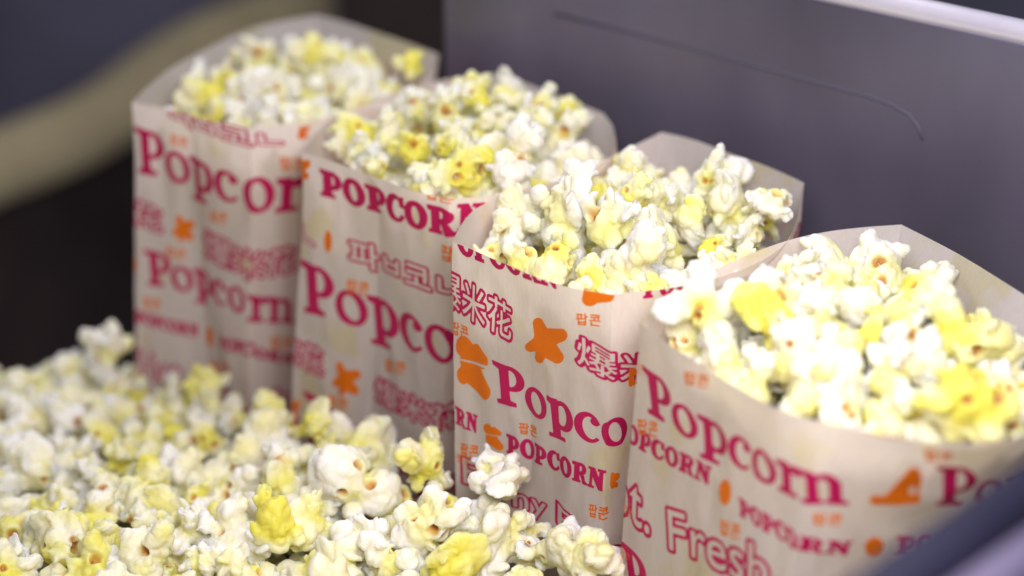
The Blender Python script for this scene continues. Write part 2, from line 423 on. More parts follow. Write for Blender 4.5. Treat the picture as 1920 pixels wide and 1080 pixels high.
# letters of other scripts come from Blender's built-in font stack, turned into distance grids
_fc = {}
def font_field(s, grow=0.0):
    key = s
    if key in _fc: return _fc[key]
    cu = bpy.data.curves.new('t', 'FONT'); cu.body = s; cu.resolution_u = 4; cu.size = 1.0
    cu.space_character = 1.04
    ob = bpy.data.objects.new('t', cu); C.objects.link(ob)
    bpy.context.view_layer.update()
    me = bpy.data.meshes.new_from_object(ob.evaluated_get(bpy.context.evaluated_depsgraph_get()))
    me.calc_loop_triangles()
    V = np.array([v.co[:2] for v in me.vertices]); T = np.array([t.vertices[:] for t in me.loop_triangles])
    bpy.data.objects.remove(ob); bpy.data.curves.remove(cu); bpy.data.meshes.remove(me)
    lo, hi = V.min(0), V.max(0)
    H = hi[1] - lo[1]; V = (V - lo) / H; W = (hi[0] - lo[0]) / H
    res = 56; pad = 0.25
    nx = int((W + 2 * pad) * res); ny = int((1 + 2 * pad) * res)
    X, Y = np.meshgrid((np.arange(nx) + .5) / res - pad, (np.arange(ny) + .5) / res - pad)
    M = np.zeros(X.shape, bool)
    for t in T:
        a, b, c = V[t]
        x0, x1 = min(a[0], b[0], c[0]), max(a[0], b[0], c[0]); y0, y1 = min(a[1], b[1], c[1]), max(a[1], b[1], c[1])
        i0, i1 = max(0, int((x0 + pad) * res) - 1), int((x1 + pad) * res) + 2
        j0, j1 = max(0, int((y0 + pad) * res) - 1), int((y1 + pad) * res) + 2
        xs, ys = X[j0:j1, i0:i1], Y[j0:j1, i0:i1]
        e = lambda p, q: (q[0] - p[0]) * (ys - p[1]) - (q[1] - p[1]) * (xs - p[0])
        A, B, D = e(a, b), e(b, c), e(c, a)
        M[j0:j1, i0:i1] |= ((A >= 0) & (B >= 0) & (D >= 0)) | ((A <= 0) & (B <= 0) & (D <= 0))
    R = 11
    def dist(mask):
        P = np.pad(mask, R); d = np.full(mask.shape, float(R))
        for dy in range(-R, R + 1):
            for dx in range(-R, R + 1):
                q = math.hypot(dx, dy)
                if q < R:
                    d = np.where(P[R + dy:R + dy + ny, R + dx:R + dx + nx], np.minimum(d, q), d)
        return d
    D = (dist(M) - dist(~M)) / res
    _fc[key] = (D, W, res, pad)
    return _fc[key]
def sample(F, x, y):
    D, W, res, pad = F
    u = (x + pad) * res - .5; v = (y + pad) * res - .5
    bad = (u < 0) | (v < 0) | (u > D.shape[1] - 2) | (v > D.shape[0] - 2)
    u = np.clip(u, 0, D.shape[1] - 2.001); v = np.clip(v, 0, D.shape[0] - 2.001)
    i = u.astype(int); j = v.astype(int); fu = u - i; fv = v - j
    r = (D[j, i] * (1 - fu) + D[j, i + 1] * fu) * (1 - fv) + (D[j + 1, i] * (1 - fu) + D[j + 1, i + 1] * fu) * fv
    return np.where(bad, 0.4, r)
BL = {
    'star': lambda x, y: U(seg(x, y, .45, .5, .30, .88, .22, .13), seg(x, y, .45, .55, .86, .66, .24, .15), seg(x, y, .45, .5, .12, .32, .20, .11), seg(x, y, .5, .45, .38, .10, .20, .12), seg(x, y, .5, .4, .80, .16, .24, .15)),
    'foot': lambda x, y: mx_(U(seg(x, y, .25, .88, .5, .68, .20, .17), seg(x, y, .55, .85, .7, .68, .12, .15), seg(x, y, .42, .45, .78, .12, .26, .15), seg(x, y, .3, .62, .5, .5, .15)), -seg(x, y, .15, .63, .85, .58, .018, .03)),
    'oval': lambda x, y: ell(x, y, .5, .5, .42, .5),
    'hat': lambda x, y: mx_(U(seg(x, y, .06, .16, .92, .22, .11, .10), seg(x, y, .55, .3, .82, .85, .22, .13), seg(x, y, .35, .25, .6, .5, .1), seg(x, y, .85, .3, .9, .7, .1)), -ell(x, y, .82, .42, .07, .1)),
    'lump': lambda x, y: U(seg(x, y, .3, .25, .35, .7, .22, .2), seg(x, y, .35, .6, .75, .75, .2, .17), seg(x, y, .35, .3, .7, .25, .2, .14)),
}
FULLW = {'serif': 1, 'slab': 1}

# ------------------------------------------------------------------ paper bags
def catmull(P, k, n):
    """points of segment between P[k], P[k+1] of an open chain"""
    p0 = P[max(k - 1, 0)]; p1 = P[k]; p2 = P[k + 1]; p3 = P[min(k + 2, len(P) - 1)]
    t = np.linspace(0, 1, n, endpoint=False)[:, None]
    return .5 * ((2 * p1) + (p2 - p0) * t + (2 * p0 - 5 * p1 + 4 * p2 - p3) * t ** 2 + (3 * p1 - p0 - 3 * p2 + p3) * t ** 3)
def chain(P, n):
    P = np.array(P)
    pts = np.vstack([catmull(P, k, 40) for k in range(len(P) - 1)] + [P[-1:]])
    s = np.r_[0, np.cumsum(np.linalg.norm(np.diff(pts, axis=0), axis=1))]
    q = np.linspace(0, s[-1], n, endpoint=False)
    return np.stack([np.interp(q, s, pts[:, i]) for i in range(3)], 1)

NSEG = (20, 20, 58, 18, 18, 58)       # left gusset (2), near broad face, right gusset (2), far broad face
NT = 84
class Bag: pass
def make_bag(idx, rim, mid_dx, label, seed, fold=0.005):
    """rim: dict of pixel lists for the six runs L-g, g-F, F-R, R-h, h-B, B-L"""
    b = Bag()
    runs = []
    for r in rim:
        runs.append([at_z(p[0], p[1], ZR + (p[2] if len(p) > 2 else 0)) for p in r])
    top = np.vstack([chain(r, n) for r, n in zip(runs, NSEG)])
    L, g, Fc, Rc, h, B = [r[0] for r in runs]
    # foot of the bag: a rectangle under the rim
    bb = (Rc - Fc + B - L) / 2; bb *= 0.96
    def foot(m0, m1, m2, fd):
        L2 = L + np.array([m0, 0, 0]); F2 = Fc + np.array([m2, 0, 0])
        g2 = (L2 + F2) / 2 + B_DIR * fd + np.array([m1, 0, 0])
        R2 = F2 + bb; B2 = L2 + bb; h2 = (R2 + B2) / 2 - bb * 0.05
        cor = [L2, g2, F2, R2, h2, B2]
        return cor, np.vstack([np.array([cor[i] + (cor[(i + 1) % 6] - cor[i]) * k / n for k in range(n)]) for i, n in enumerate(NSEG)])
    cor, mid0 = foot(0, 0, 0, fold * .6)
    cor, mid = foot(mid_dx[0], mid_dx[1] * .3, mid_dx[2], fold)
    nu = len(top); H = ZR
    G = np.zeros((NT + 1, nu, 3))
    for j in range(NT + 1):
        t = j / NT
        e = 1 - math.exp(-t * 5.0)                    # how far the curled rim has gone back to the flat rectangle
        straight = top[:, :2] * (1 - e) + (mid0 + (mid - mid0) * 2 * t)[:, :2] * e
        G[j, :, :2] = straight
        G[j, :, 2] = top[:, 2] * (1 - t)
    # bulge of the broad faces and crumple
    cen = mid[:, :2].mean(0)
    s0 = np.cumsum([0] + list(NSEG))
    off = np.zeros((NT + 1, nu))
    for j in range(NT + 1):
        t = j / NT
        for k in range(6):
            n = NSEG[k]; q = np.arange(n) / n
            amp = 0.006 if k in (2, 5) else 0.0008
            off[j, s0[k]:s0[k + 1]] += amp * np.sin(math.pi * q) * math.sin(math.pi * min(1, t * 1.1) ** 0.8) 
    rr = np.random.default_rng(seed)
    o3 = Vector(rr.uniform(0, 50, 3))
    gx = np.gradient(G, axis=1); gz = np.gradient(G, axis=0)
    Nn = np.cross(gx, gz); Nn /= np.linalg.norm(Nn, axis=2, keepdims=True) + 1e-12
    c3 = G.mean((0, 1)); sgn = np.sign(((G - c3) * Nn)[..., :2].sum())
    Nn *= sgn
    for j in range(NT + 1):
        for i in range(nu):
            p = Vector(G[j, i])
            q = Vector((p.x * 38, p.y * 38, p.z * 14)) + o3
            n1 = noise.noise(q)
            n2 = 1 - abs(noise.noise(q * 2.3 + Vector((7, 3, 1)))) * 2
            fade = min(1.0, j / 8)
            off[j, i] += (0.0013 * n1 + 0.0009 * n2) * (0.35 + 0.65 * fade)
    G = G + Nn * off[..., None]
    gx = np.gradient(G, axis=1); gz = np.gradient(G, axis=0)
    gx[:, 0] = (G[:, 1] - G[:, -1]) / 2; gx[:, -1] = (G[:, 0] - G[:, -2]) / 2
    Nn = np.cross(gx, gz); Nn /= np.linalg.norm(Nn, axis=2, keepdims=True) + 1e-12
    Nn *= np.sign(((G - c3) * Nn)[..., :2].sum())
    b.G, b.N, b.nu = G, Nn, nu
    # metric length along the perimeter
    m = G[int(NT * .3)]; d = np.linalg.norm(np.roll(m, -1, 0) - m, axis=1)
    b.us = np.r_[0, np.cumsum(d)]; b.W = b.us[-1]; b.H = H
    b.L, b.Fc, b.R, b.B, b.cor, b.top = L, Fc, Rc, B, cor, top
    # fine lookup for pixel -> (u, v)
    uu = np.arange(0, b.W, .0006); vv = np.arange(0, H, .0006)
    UU, VV = np.meshgrid(uu, vv)
    P, NN = surf(b, UU, VV)
    face = (NN * (CAM - P)).sum(-1) > 0
    px, py, _ = project(P)
    b.lk = (UU[face], VV[face], px[face], py[face])
    # root and paper mesh
    base = (cor[0] + cor[2] + cor[3] + cor[5]) / 4
    b.root = empty('popcorn_bag', (base[0], base[1], 0))
    tag(b.root, label, 'popcorn bag', 'popcorn bags standing in a row')
    b.base = np.array([base[0], base[1], 0])
    return b
def surf(b, u, v):
    u = np.mod(u, b.W)
    fi = np.interp(u, b.us, np.arange(b.nu + 1)); i = np.minimum(fi.astype(int), b.nu - 1); fu = (fi - i)[..., None]
    fj = np.clip(v / b.H, 0, 0.9999) * NT; j = fj.astype(int); fv = (fj - j)[..., None]
    i2 = (i + 1) % b.nu
    def L4(A): return (A[j, i] * (1 - fu) + A[j, i2] * fu) * (1 - fv) + (A[j + 1, i] * (1 - fu) + A[j + 1, i2] * fu) * fv
    return L4(b.G), L4(b.N)
def uv_of(b, p):
    U_, V_, px, py = b.lk
    k = np.argmin((px - p[0]) ** 2 + (py - p[1]) ** 2)
    # carry on past the edge of what is in sight with the local scale
    ex, ey = p[0] - px[k], p[1] - py[k]
    u, v = U_[k], V_[k]
    if math.hypot(ex, ey) > 4:
        u += ex * 0.00025; v += ey * 0.00022
    return np.array([u, v])

RES = 0.00028
def paint(b, items, extra):
    nx = int(b.W / RES) + 1; ny = int(b.H / RES)
    fields = {'m': np.full((ny, nx), 0.01), 'o': np.full((ny, nx), 0.01)}
    def put(kind, s, p0, ex, ey, ink, arg):
        """p0: uv origin, ex: uv of one unit along x, ey: uv of one unit up"""
        M = np.array([[ex[0], ey[0]], [ex[1], ey[1]]]); Mi = np.linalg.inv(M)
        scl = math.sqrt(abs(np.linalg.det(M)))
        if kind in GL: Wd = sum(GL[kind][c][1] for c in s)
        elif kind == 'blob': Wd = 1.0
        else: Wd = font_field(s)[1]
        cs = np.array([p0 + M @ np.array(c) for c in ((-.3, -.5), (Wd + .3, -.5), (-.3, 1.3), (Wd + .3, 1.3))])
        i0, i1 = int(cs[:, 0].min() / RES), int(cs[:, 0].max() / RES) + 1
        j0, j1 = max(0, int(cs[:, 1].min() / RES)), min(ny, int(cs[:, 1].max() / RES) + 1)
        if j1 <= j0: return
        I = np.arange(i0, i1); J = np.arange(j0, j1)
        uu, vv = np.meshgrid(I * RES, J * RES)
        lx = Mi[0, 0] * (uu - p0[0]) + Mi[0, 1] * (vv - p0[1])
        ly = Mi[1, 0] * (uu - p0[0]) + Mi[1, 1] * (vv - p0[1])
        if kind in GL:
            d = np.full(lx.shape, 1.0); cx = 0
            for c in s:
                f, adv = GL[kind][c]; d = np.minimum(d, f(lx - cx, ly) - arg); cx += adv
        elif kind == 'blob': d = BL[s](lx, ly)
        elif kind == 'fill': d = sample(font_field(s), lx, ly) - arg
        else:
            f = sample(font_field(s), lx, ly)
            if kind == 'outline': d = np.abs(f - 0.075) - arg
            elif kind == 'neon': d = np.maximum(f - 0.10, -(f - 0.012))
            else: d = f
        d = d * scl
        F = fields[ink]
        idx = np.mod(I, nx)
        F[np.ix_(J, idx)] = np.minimum(F[np.ix_(J, idx)], d)
    for it in items:
        kind, s, a, c, t, ink = it[:6]; arg = it[6] if len(it) > 6 else 0.0
        pa, pc, pt = uv_of(b, a), uv_of(b, c), uv_of(b, t)
        for q in (pa, pc, pt):                       # the seam of the unrolled paper runs down the left corner
            if q[0] > b.W * .8: q[0] -= b.W
        if kind in GL: Wd = sum(GL[kind][ch][1] for ch in s)
        elif kind == 'blob': Wd = 1.0
        else: Wd = font_field(s)[1]
        put(kind, s, pa, (pc - pa) / Wd, pt - pa, ink, arg)
    for it in extra:          # uv placed in metres: kind, string, u, v of baseline, height, ink
        kind, s, u, v, hgt, ink = it[:6]; arg = it[6] if len(it) > 6 else 0.0
        put(kind, s, np.array([u, v]), np.array([hgt * 0.85, 0.0]), np.array([0, -hgt]), ink, arg)
    return fields
CASES = {}
def ink_mesh(b, F, off):
    """filled level set of the field, cell by cell (marching squares), laid on the paper"""
    ny, nx = F.shape
    Fw = np.concatenate([F, F[:, :1]], 1)
    ins = Fw < 0
    c = (ins[:-1, :-1].astype(int) | ins[:-1, 1:] * 2 | ins[1:, 1:] * 4 | ins[1:, :-1] * 8)
    js, is_ = np.nonzero(c)
    uvs = []; faces = []; key = {}
    def vert(kx, uv):
        q = key.get(kx)
        if q is None:
            q = len(uvs); key[kx] = q; uvs.append(uv)
        return q
    for j, i in zip(js.tolist(), is_.tolist()):
        cor = ((j, i), (j, i + 1), (j + 1, i + 1), (j + 1, i))
        vals = [Fw[a] for a in cor]
        poly_ = []
        for k in range(4):
            a, bq = cor[k], cor[(k + 1) % 4]; va, vb = vals[k], vals[(k + 1) % 4]
            if va < 0: poly_.append(vert(a, (a[1], a[0])))
            if (va < 0) != (vb < 0):
                t = va / (va - vb)
                e = (a, bq) if a < bq else (bq, a)
                poly_.append(vert(e, (a[1] + (bq[1] - a[1]) * t, a[0] + (bq[0] - a[0]) * t)))
        if len(poly_) >= 3: faces.append(poly_)
    if not uvs: return np.zeros((0, 3)), []
    uvs = np.array(uvs) * RES
    P, NN = surf(b, uvs[:, 0], uvs[:, 1])
    NN = NN / (np.linalg.norm(NN, axis=1, keepdims=True) + 1e-9)
    return P + NN * off, faces
def finish_bag(b, items, extra):
    fields = paint(b, items, extra)
    G = b.G.reshape(-1, 3); nu = b.nu
    F = []; mi = []
    for j in range(NT):
        for i in range(nu):
            i2 = (i + 1) % nu
            F.append((j * nu + i, j * nu + i2, (j + 1) * nu + i2, (j + 1) * nu + i))
    mi += [0] * len(F)
    F.append(tuple(NT * nu + i for i in range(nu))); mi.append(0)
    V = [G]; n = len(G)
    for k, key in enumerate(('m', 'o')):
        P, fs = ink_mesh(b, fields[key], 0.00016 + 0.00003 * k)
        F += [tuple(q + n for q in f) for f in fs]; mi += [k + 1] * len(fs)
        V.append(P); n += len(P)
    V = np.vstack(V) - b.base
    o = mesh_obj('paper', V, F, [PAPER, MAG, ORA], b.root, mi)
    # crisp folds of the gusset corners
    me = o.data
    s0 = np.cumsum([0] + list(NSEG))[:-1]
    sh = set(int(s) for s in s0)
    att = me.attributes.new('sharp_edge', 'BOOLEAN', 'EDGE')
    ev = np.zeros(len(me.edges) * 2, int); me.edges.foreach_get('vertices', ev); ev = ev.reshape(-1, 2)
    isp = (ev[:, 0] < len(G)) & (ev[:, 1] < len(G))
    same = (ev[:, 0] % nu) == (ev[:, 1] % nu)
    col = np.isin(ev[:, 0] % nu, list(sh))
    att.data.foreach_set('value', (isp & same & col))
    return o

def generic(b, u0, u1, seed):
    """the rest of the all-over print, on the faces turned away"""
    r = random.Random(seed); out = []
    v = 0.012 + r.random() * .01; row = 0
    while v < 0.17:
        u = u0 + r.random() * 0.01
        while u < u1 - 0.01:
            k = (row + int(u * 40)) % 4
            if row % 4 == 0 and u < u1 - .055:
                out.append(('serif', 'Popcorn', u, v + .010, .0135, 'm')); u += .064
            elif row % 4 == 1 and u < u1 - .035:
                out.append(('neon', '爆米花', u, v + .010, .011, 'm')); u += .036
                out.append(('blob', 'star', u, v + .008, .012, 'o')); u += .02
            elif row % 4 == 2 and u < u1 - .04:
                out.append(('slab', 'POPCORN', u, v + .006, .0075, 'm')); u += .048
                out.append(('blob', 'oval', u, v + .006, .007, 'o')); u += .014
            elif u < u1 - .04:
                out.append(('outline', '파ㅂ코ㄴ', u, v + .009, .011, 'm', .012)); u += .045
                out.append(('fill', '팝콘', u, v + .004, .004, 'o')); u += .02
            else: break
        v += .0185; row += 1
    return out

BAGS = []
# ---- bag 1, farthest
b1 = make_bag(1, [
    [(248, 192), (300, 201), (352, 214)],
    [(352, 214), (410, 229), (468, 238)],
    [(468, 238), (560, 230), (650, 208), (740, 182), (800, 140), (823, 102)],
    [(823, 102), (770, 82), (710, 62)],
    [(710, 62), (650, 42), (595, 28)],
    [(595, 28), (480, 50), (390, 90), (310, 135), (248, 192)]],
    (-0.0070, -0.001, -0.0055), 'blurred white popcorn bag, farthest of the row and leftmost', 11, .009)
# ---- bag 2
b2 = make_bag(2, [
    [(566, 285), (630, 305), (705, 332)],
    [(705, 332), (770, 356), (842, 373)],
    [(842, 373), (930, 366), (1020, 345), (1110, 320), (1150, 290), (1154, 262)],
    [(1154, 262), (1147, 235), (1130, 212)],
    [(1130, 212), (1030, 172), (935, 138)],
    [(935, 138), (830, 150), (740, 172), (690, 195), (620, 225), (566, 285)]],
    (-0.0085, -0.010, -0.0045), 'white popcorn bag whose side reads POPCORN just below the rim, second from the left', 22, .009)
# ---- bag 3, in focus
b3 = make_bag(3, [
    [(850, 452), (915, 480), (985, 512)],
    [(985, 512), (1060, 536), (1148, 552)],
    [(1148, 552), (1290, 534), (1400, 500), (1465, 462), (1495, 405), (1507, 343)],
    [(1507, 343), (1440, 313), (1375, 290)],
    [(1375, 290), (1300, 262), (1240, 248)],
    [(1240, 248), (1150, 293), (1050, 340), (950, 366), (885, 398), (850, 452)]],
    (0.0, -0.003, -0.0015), 'white popcorn bag in sharp focus, third from the left', 33)
# ---- bag 4, nearest
b4 = make_bag(4, [
    [(1200, 606), (1280, 662), (1370, 718)],
    [(1370, 718), (1455, 764), (1540, 790)],
    [(1540, 790), (1680, 818), (1800, 828), (1890, 822), (1990, 775), (2050, 690)],
    [(2050, 690), (2000, 620), (1925, 556)],
    [(1925, 556), (1800, 478), (1690, 421)],
    [(1690, 421), (1580, 430), (1480, 450), (1380, 488), (1290, 535), (1200, 606)]],
    (-0.0050, -0.008, -0.0115), 'slightly blurred white popcorn bag nearest the camera at the far right', 44)

s_ = 'serif'; S_ = 'slab'; nn = 'neon'; ol = 'outline'; fi = 'fill'; bl = 'blob'
def small(x, y, w=40, h=22, sl=0.18):
    return (fi, '팝콘', (x, y + h), (x + w, y + h + w * sl), (x, y), 'o', 0.030)
def blob(kind, x0, y0, x1, y1, sl=0.0):
    return (bl, kind, (x0, y1), (x1, y1 + (x1 - x0) * sl), (x0, y0), 'o')
items1 = [
    (ol, '파ㅂ코ㄴ', (322, 226), (528, 278), (318, 188), 'm', .045),
    (s_, 'Popc', (260, 322), (452, 384), (256, 240), 'm', .012), (s_, 'or', (456, 390), (566, 392), (456, 302), 'm', .012),
    small(318, 250, 34, 22), small(524, 294, 44, 24, 0), small(395, 394, 30, 20), small(310, 460, 38, 20), small(268, 556, 34, 20), small(392, 675, 40, 20), small(506, 632, 40, 22, 0),
    (nn, '花', (246, 418), (302, 436), (246, 372), 'm'),
    blob('star', 322, 402, 366, 452),
    (nn, '爆米花', (385, 478), (552, 508), (383, 428), 'm'),
    (s_, 'Popco', (278, 532), (462, 592), (274, 470), 'm', .012), (s_, 'rn', (464, 598), (550, 606), (464, 532), 'm', .012),
    (S_, 'POPCORN', (254, 606), (374, 632), (254, 582), 'm'),
    (S_, 'POPC', (412, 650), (470, 670), (412, 628), 'm'), (S_, 'ORN', (472, 672), (552, 684), (472, 650), 'm'),
    blob('oval', 386, 612, 401, 650), blob('oval', 247, 480, 257, 512),
    (nn, 'Hot.', (262, 706), (352, 726), (260, 656), 'm'),
    (nn, 'Fresh.', (372, 736), (560, 760), (370, 690), 'm'),
    blob('lump', 556, 234, 582, 262),
]
items2 = [
    (S_, 'POPCOR', (602, 366), (860, 440), (600, 317), 'm', .01), (S_, 'N', (858, 436), (905, 432), (858, 382), 'm', .01),
    blob('lump', 556, 296, 584, 342), blob('oval', 607, 430, 624, 471, .2),
    (ol, '코ㄴ', (500, 440), (590, 466), (500, 400), 'm', .03),
    (ol, '파ㅂ코ㄴ', (656, 496), (866, 556), (655, 446), 'm', .040),
    small(829, 456, 40, 28), small(650, 522, 42, 24), small(722, 672, 40, 23), small(613, 738, 40, 22),
    (s_, 'Popco', (572, 582), (866, 672), (568, 490), 'm', .012),
    (nn, '米花', (520, 682), (606, 706), (520, 632), 'm'),
    blob('star', 622, 678, 676, 738, .1),
    (nn, '爆米花', (706, 752), (866, 792), (704, 706), 'm'),
    (s_, 'Popcorn', (578, 830), (940, 930), (574, 736), 'm', .012),
    (S_, 'POPCORN', (722, 860), (900, 905), (720, 826), 'm'),
    blob('lump', 545, 744, 562, 800),
    (fi, '팝콘', (800, 372), (850, 382), (800, 356), 'o', 0.030),
]
items3 = [
    (S_, 'OPCORN', (860, 474), (1050, 543), (860, 424), 'm', .01),
    blob('lump', 1086, 512, 1164, 576, -.1),
    (S_, 'POP', (1206, 560), (1290, 545), (1206, 520), 'm'),
    (nn, '爆米花', (820, 574), (958, 640), (820, 506), 'm'),
    small(846, 602, 34, 24, .3), blob('star', 984, 594, 1060, 674, .12), small(1080, 586, 46, 22, .1),
    (nn, '爆米花', (1084, 680), (1290, 712), (1082, 626), 'm'),
    blob('foot', 852, 634, 926, 736, .2),
    (s_, 'Popco', (932, 752), (1178, 826), (928, 678), 'm', .012),
    blob('lump', 1176, 686, 1194, 726), 
    (S_, 'RN', (855, 795), (896, 814), (855, 762), 'm'),
    blob('foot', 906, 796, 948, 840, .1), small(974, 790, 34, 22, .3),
    (S_, 'POPCORN', (950, 848), (1136, 920), (950, 812), 'm'),
    small(864, 828, 32, 24, .25),
    (nn, 'F', (868, 905), (896, 915), (868, 858), 'm'),
    blob('lump', 1140, 880, 1160, 918),
    (nn, 'ny', (962, 962), (1022, 985), (962, 925), 'm'),
    (nn, 'Popp', (1046, 996), (1210, 1052), (1046, 944), 'm'),
    small(1104, 942, 36, 24, .15), blob('lump', 1138, 1040, 1152, 1080),
]
items4 = [
    (s_, 'Popcorn', (1214, 772), (1592, 946), (1208, 690), 'm', .012),
    small(1283, 696, 46, 24, .15), small(1196, 784, 38, 28, .25),
    (S_, 'POPCORN', (1148, 834), (1334, 910), (1148, 800), 'm'),
    blob('oval', 1347, 898, 1374, 946),
    (S_, 'POPCO', (1386, 966), (1500, 1030), (1384, 932), 'm'),
    (S_, 'RN', (1494, 1030), (1596, 1040), (1500, 1002), 'm'),
    (nn, 'Hot.', (1080, 960), (1218, 1004), (1076, 880), 'm'),
    (nn, 'Fresh', (1256, 1030), (1440, 1110), (1252, 955), 'm'),
    small(1350, 972, 40, 28, .3), small(1523, 960, 54, 24, .02),
    (s_, 'Popcorn', (1176, 1108), (1560, 1260), (1166, 1016), 'm', .012),
    blob('hat', 1634, 862, 1724, 950), small(1733, 842, 54, 22, -.02),
    (s_, 'Popcorn', (1756, 946), (2080, 900), (1762, 876), 'm', .012),
    blob('oval', 1618, 1008, 1656, 1042, -.05), blob('lump', 1694, 800, 1732, 826),
    (S_, 'POPCORN', (1676, 1034), (1890, 980), (1680, 1004), 'm'),
    (S_, 'POPCORN', (1586, 800), (1690, 824), (1586, 786), 'm'),
]
for b, it, sd in ((b1, items1, 1), (b2, items2, 2), (b3, items3, 3), (b4, items4, 4)):
    uR = b.us[NSEG[0] + NSEG[1] + NSEG[2]]
    uF = b.us[NSEG[0] + NSEG[1]]
    st = uF + (0.035 if b is not b4 else 0.075)
    b.paper = finish_bag(b, it, generic(b, st, b.W - 0.004, sd))
    BAGS.append(b)

# ------------------------------------------------------------------ popcorn pieces
def ico(sub):
    t = (1 + 5 ** .5) / 2
    V = [(-1, t, 0), (1, t, 0), (-1, -t, 0), (1, -t, 0), (0, -1, t), (0, 1, t), (0, -1, -t), (0, 1, -t), (t, 0, -1), (t, 0, 1), (-t, 0, -1), (-t, 0, 1)]
    V = [np.array(v) / np.linalg.norm(v) for v in V]
    F = [(0, 11, 5), (0, 5, 1), (0, 1, 7), (0, 7, 10), (0, 10, 11), (1, 5, 9), (5, 11, 4), (11, 10, 2), (10, 7, 6), (7, 1, 8), (3, 9, 4), (3, 4, 2), (3, 2, 6), (3, 6, 8), (3, 8, 9), (4, 9, 5), (2, 4, 11), (6, 2, 10), (8, 6, 7), (9, 8, 1)]
    for _ in range(sub):
        c = {}; NF = []
        def m(a, b):
            k = (min(a, b), max(a, b))
            if k not in c:
                v = V[a] + V[b]; V.append(v / np.linalg.norm(v)); c[k] = len(V) - 1
            return c[k]
        for a, b, d in F:
            x, y, z = m(a, b), m(b, d), m(d, a)
            NF += [(a, x, z), (b, y, x), (d, z, y), (x, y, z)]
        F = NF
    return np.array(V), np.array(F)
IV, IF = ico(3)
def rdir(r):
    v = r.normal(size=3); return v / np.linalg.norm(v)
def make_proto(k, voxel, form=None):
    r = np.random.default_rng(100 + k)
    Vs = []; Fs = []; n = 0
    balls = [(np.zeros(3), np.array([0.0052] * 3), np.eye(3))]
    nl_ = r.integers(3, 7)
    dirs = []; guard = 0
    while len(dirs) < nl_ and guard < 400:
        guard += 1
        d = rdir(r)
        if d[2] < -0.45: continue
        if all(d @ q < 0.62 for q in dirs): dirs.append(d)
    stretch = r.uniform(.8, 1.25, 3)
    for d in dirs:
        R = r.uniform(0.0034, 0.0078); L = r.uniform(0.0052, 0.0100)
        if r.random() < .18: L *= 1.3; R *= .75
        c = d * L * stretch
        # petal: flattened puff whose thin side turns at random round the lobe axis
        e = np.cross(d, rdir(r)); e /= np.linalg.norm(e); f = np.cross(d, e)
        M = np.stack([d, e, f], 1)
        ax = np.array([R * r.uniform(.85, 1.2), R * r.uniform(.8, 1.25), R * r.uniform(.38, .85)])
        balls.append((c * .5, np.array([R * .8] * 3), np.eye(3))); balls.append((c, ax, M))
        for q in range(r.integers(0, 3)):
            g = rdir(r); g = g + d * .6; g /= np.linalg.norm(g)
            R2 = R * r.uniform(.42, .75)
            balls.append((c + M @ (ax * (M.T @ g)) * r.uniform(.7, 1.0), np.array([R2, R2 * r.uniform(.7, 1.1), R2]), M))
        for q in range(r.integers(1, 4)):        # thin torn flakes on the outside of the puff
            g = rdir(r); g = g + d * .5; g /= np.linalg.norm(g)
            t1 = np.cross(g, rdir(r)); t1 /= np.linalg.norm(t1); M2 = np.stack([g, t1, np.cross(g, t1)], 1)
            balls.append((c + M @ (ax * (M.T @ g)) * r.uniform(.8, 1.05), np.array([R * .62, R * r.uniform(.35, .6), R * .17]), M2))
    if form == 'long':
        balls = [(np.array([0, 0, z]), np.array([w, w * .6, .006]), np.eye(3)) for z, w in ((-.012, .0065), (-.006, .006), (0, .0048), (.006, .0042), (.012, .0045), (.016, .0035))]
    elif form == 'double':
        balls = [(np.array([-.0065, 0, .001]), np.array([.0105, .0100, .0095]), np.eye(3)), (np.array([.0075, .002, -.002]), np.array([.0085, .0080, .0072]), np.eye(3)),
                 (np.array([-.012, -.006, -.006]), np.array([.004, .004, .0035]), np.eye(3)), (np.array([.003, -.007, -.006]), np.array([.0035, .005, .003]), np.eye(3))]
    elif form == 'cross':
        balls = [(np.array([x, y, z]) * 1.0, np.array([.0052, .0052, .0036]), np.eye(3)) for x, y, z in ((0, 0, 0), (.007, .003, .001), (.012, .006, .003), (-.007, .004, 0), (-.013, .003, -.001), (.002, -.007, 0), (.003, -.013, -.002), (-.001, .008, .002), (.001, .014, .004))]
    for c, ax, M in balls:
        o = Vector(r.uniform(0, 99, 3))
        P = np.array([p * (1 + .20 * noise.noise(Vector(p) * 1.3 + o)) for p in IV])
        P = (P * ax) @ M.T + c
        Vs.append(P); Fs.append(IF + n); n += len(P)
    V = np.vstack(Vs); F = np.vstack(Fs)
    ob = mesh_obj('tmp', V, F, POP)
    md = ob.modifiers.new('r', 'REMESH'); md.mode = 'VOXEL'; md.voxel_size = voxel; md.use_smooth_shade = True
    sm = ob.modifiers.new('s', 'SMOOTH'); sm.factor = 0.5; sm.iterations = 1
    bpy.context.view_layer.update()
    me = bpy.data.meshes.new_from_object(ob.evaluated_get(bpy.context.evaluated_depsgraph_get()))
    old = ob.data; bpy.data.objects.remove(ob); bpy.data.meshes.remove(old)
    me.name = 'popcorn'
    nv = len(me.vertices)
    co = np.zeros(nv * 3); me.vertices.foreach_get('co', co); co = co.reshape(-1, 3)
    no = np.zeros(nv * 3); me.vertices.foreach_get('normal', no); no = no.reshape(-1, 3)
    o = Vector(r.uniform(0, 99, 3))
    d = np.zeros(nv)
    rad0 = np.linalg.norm(co, axis=1)
    un = co / (rad0[:, None] + 1e-9)
    # hollows where the hull split open: small craters with a rounded lip
    craters = []
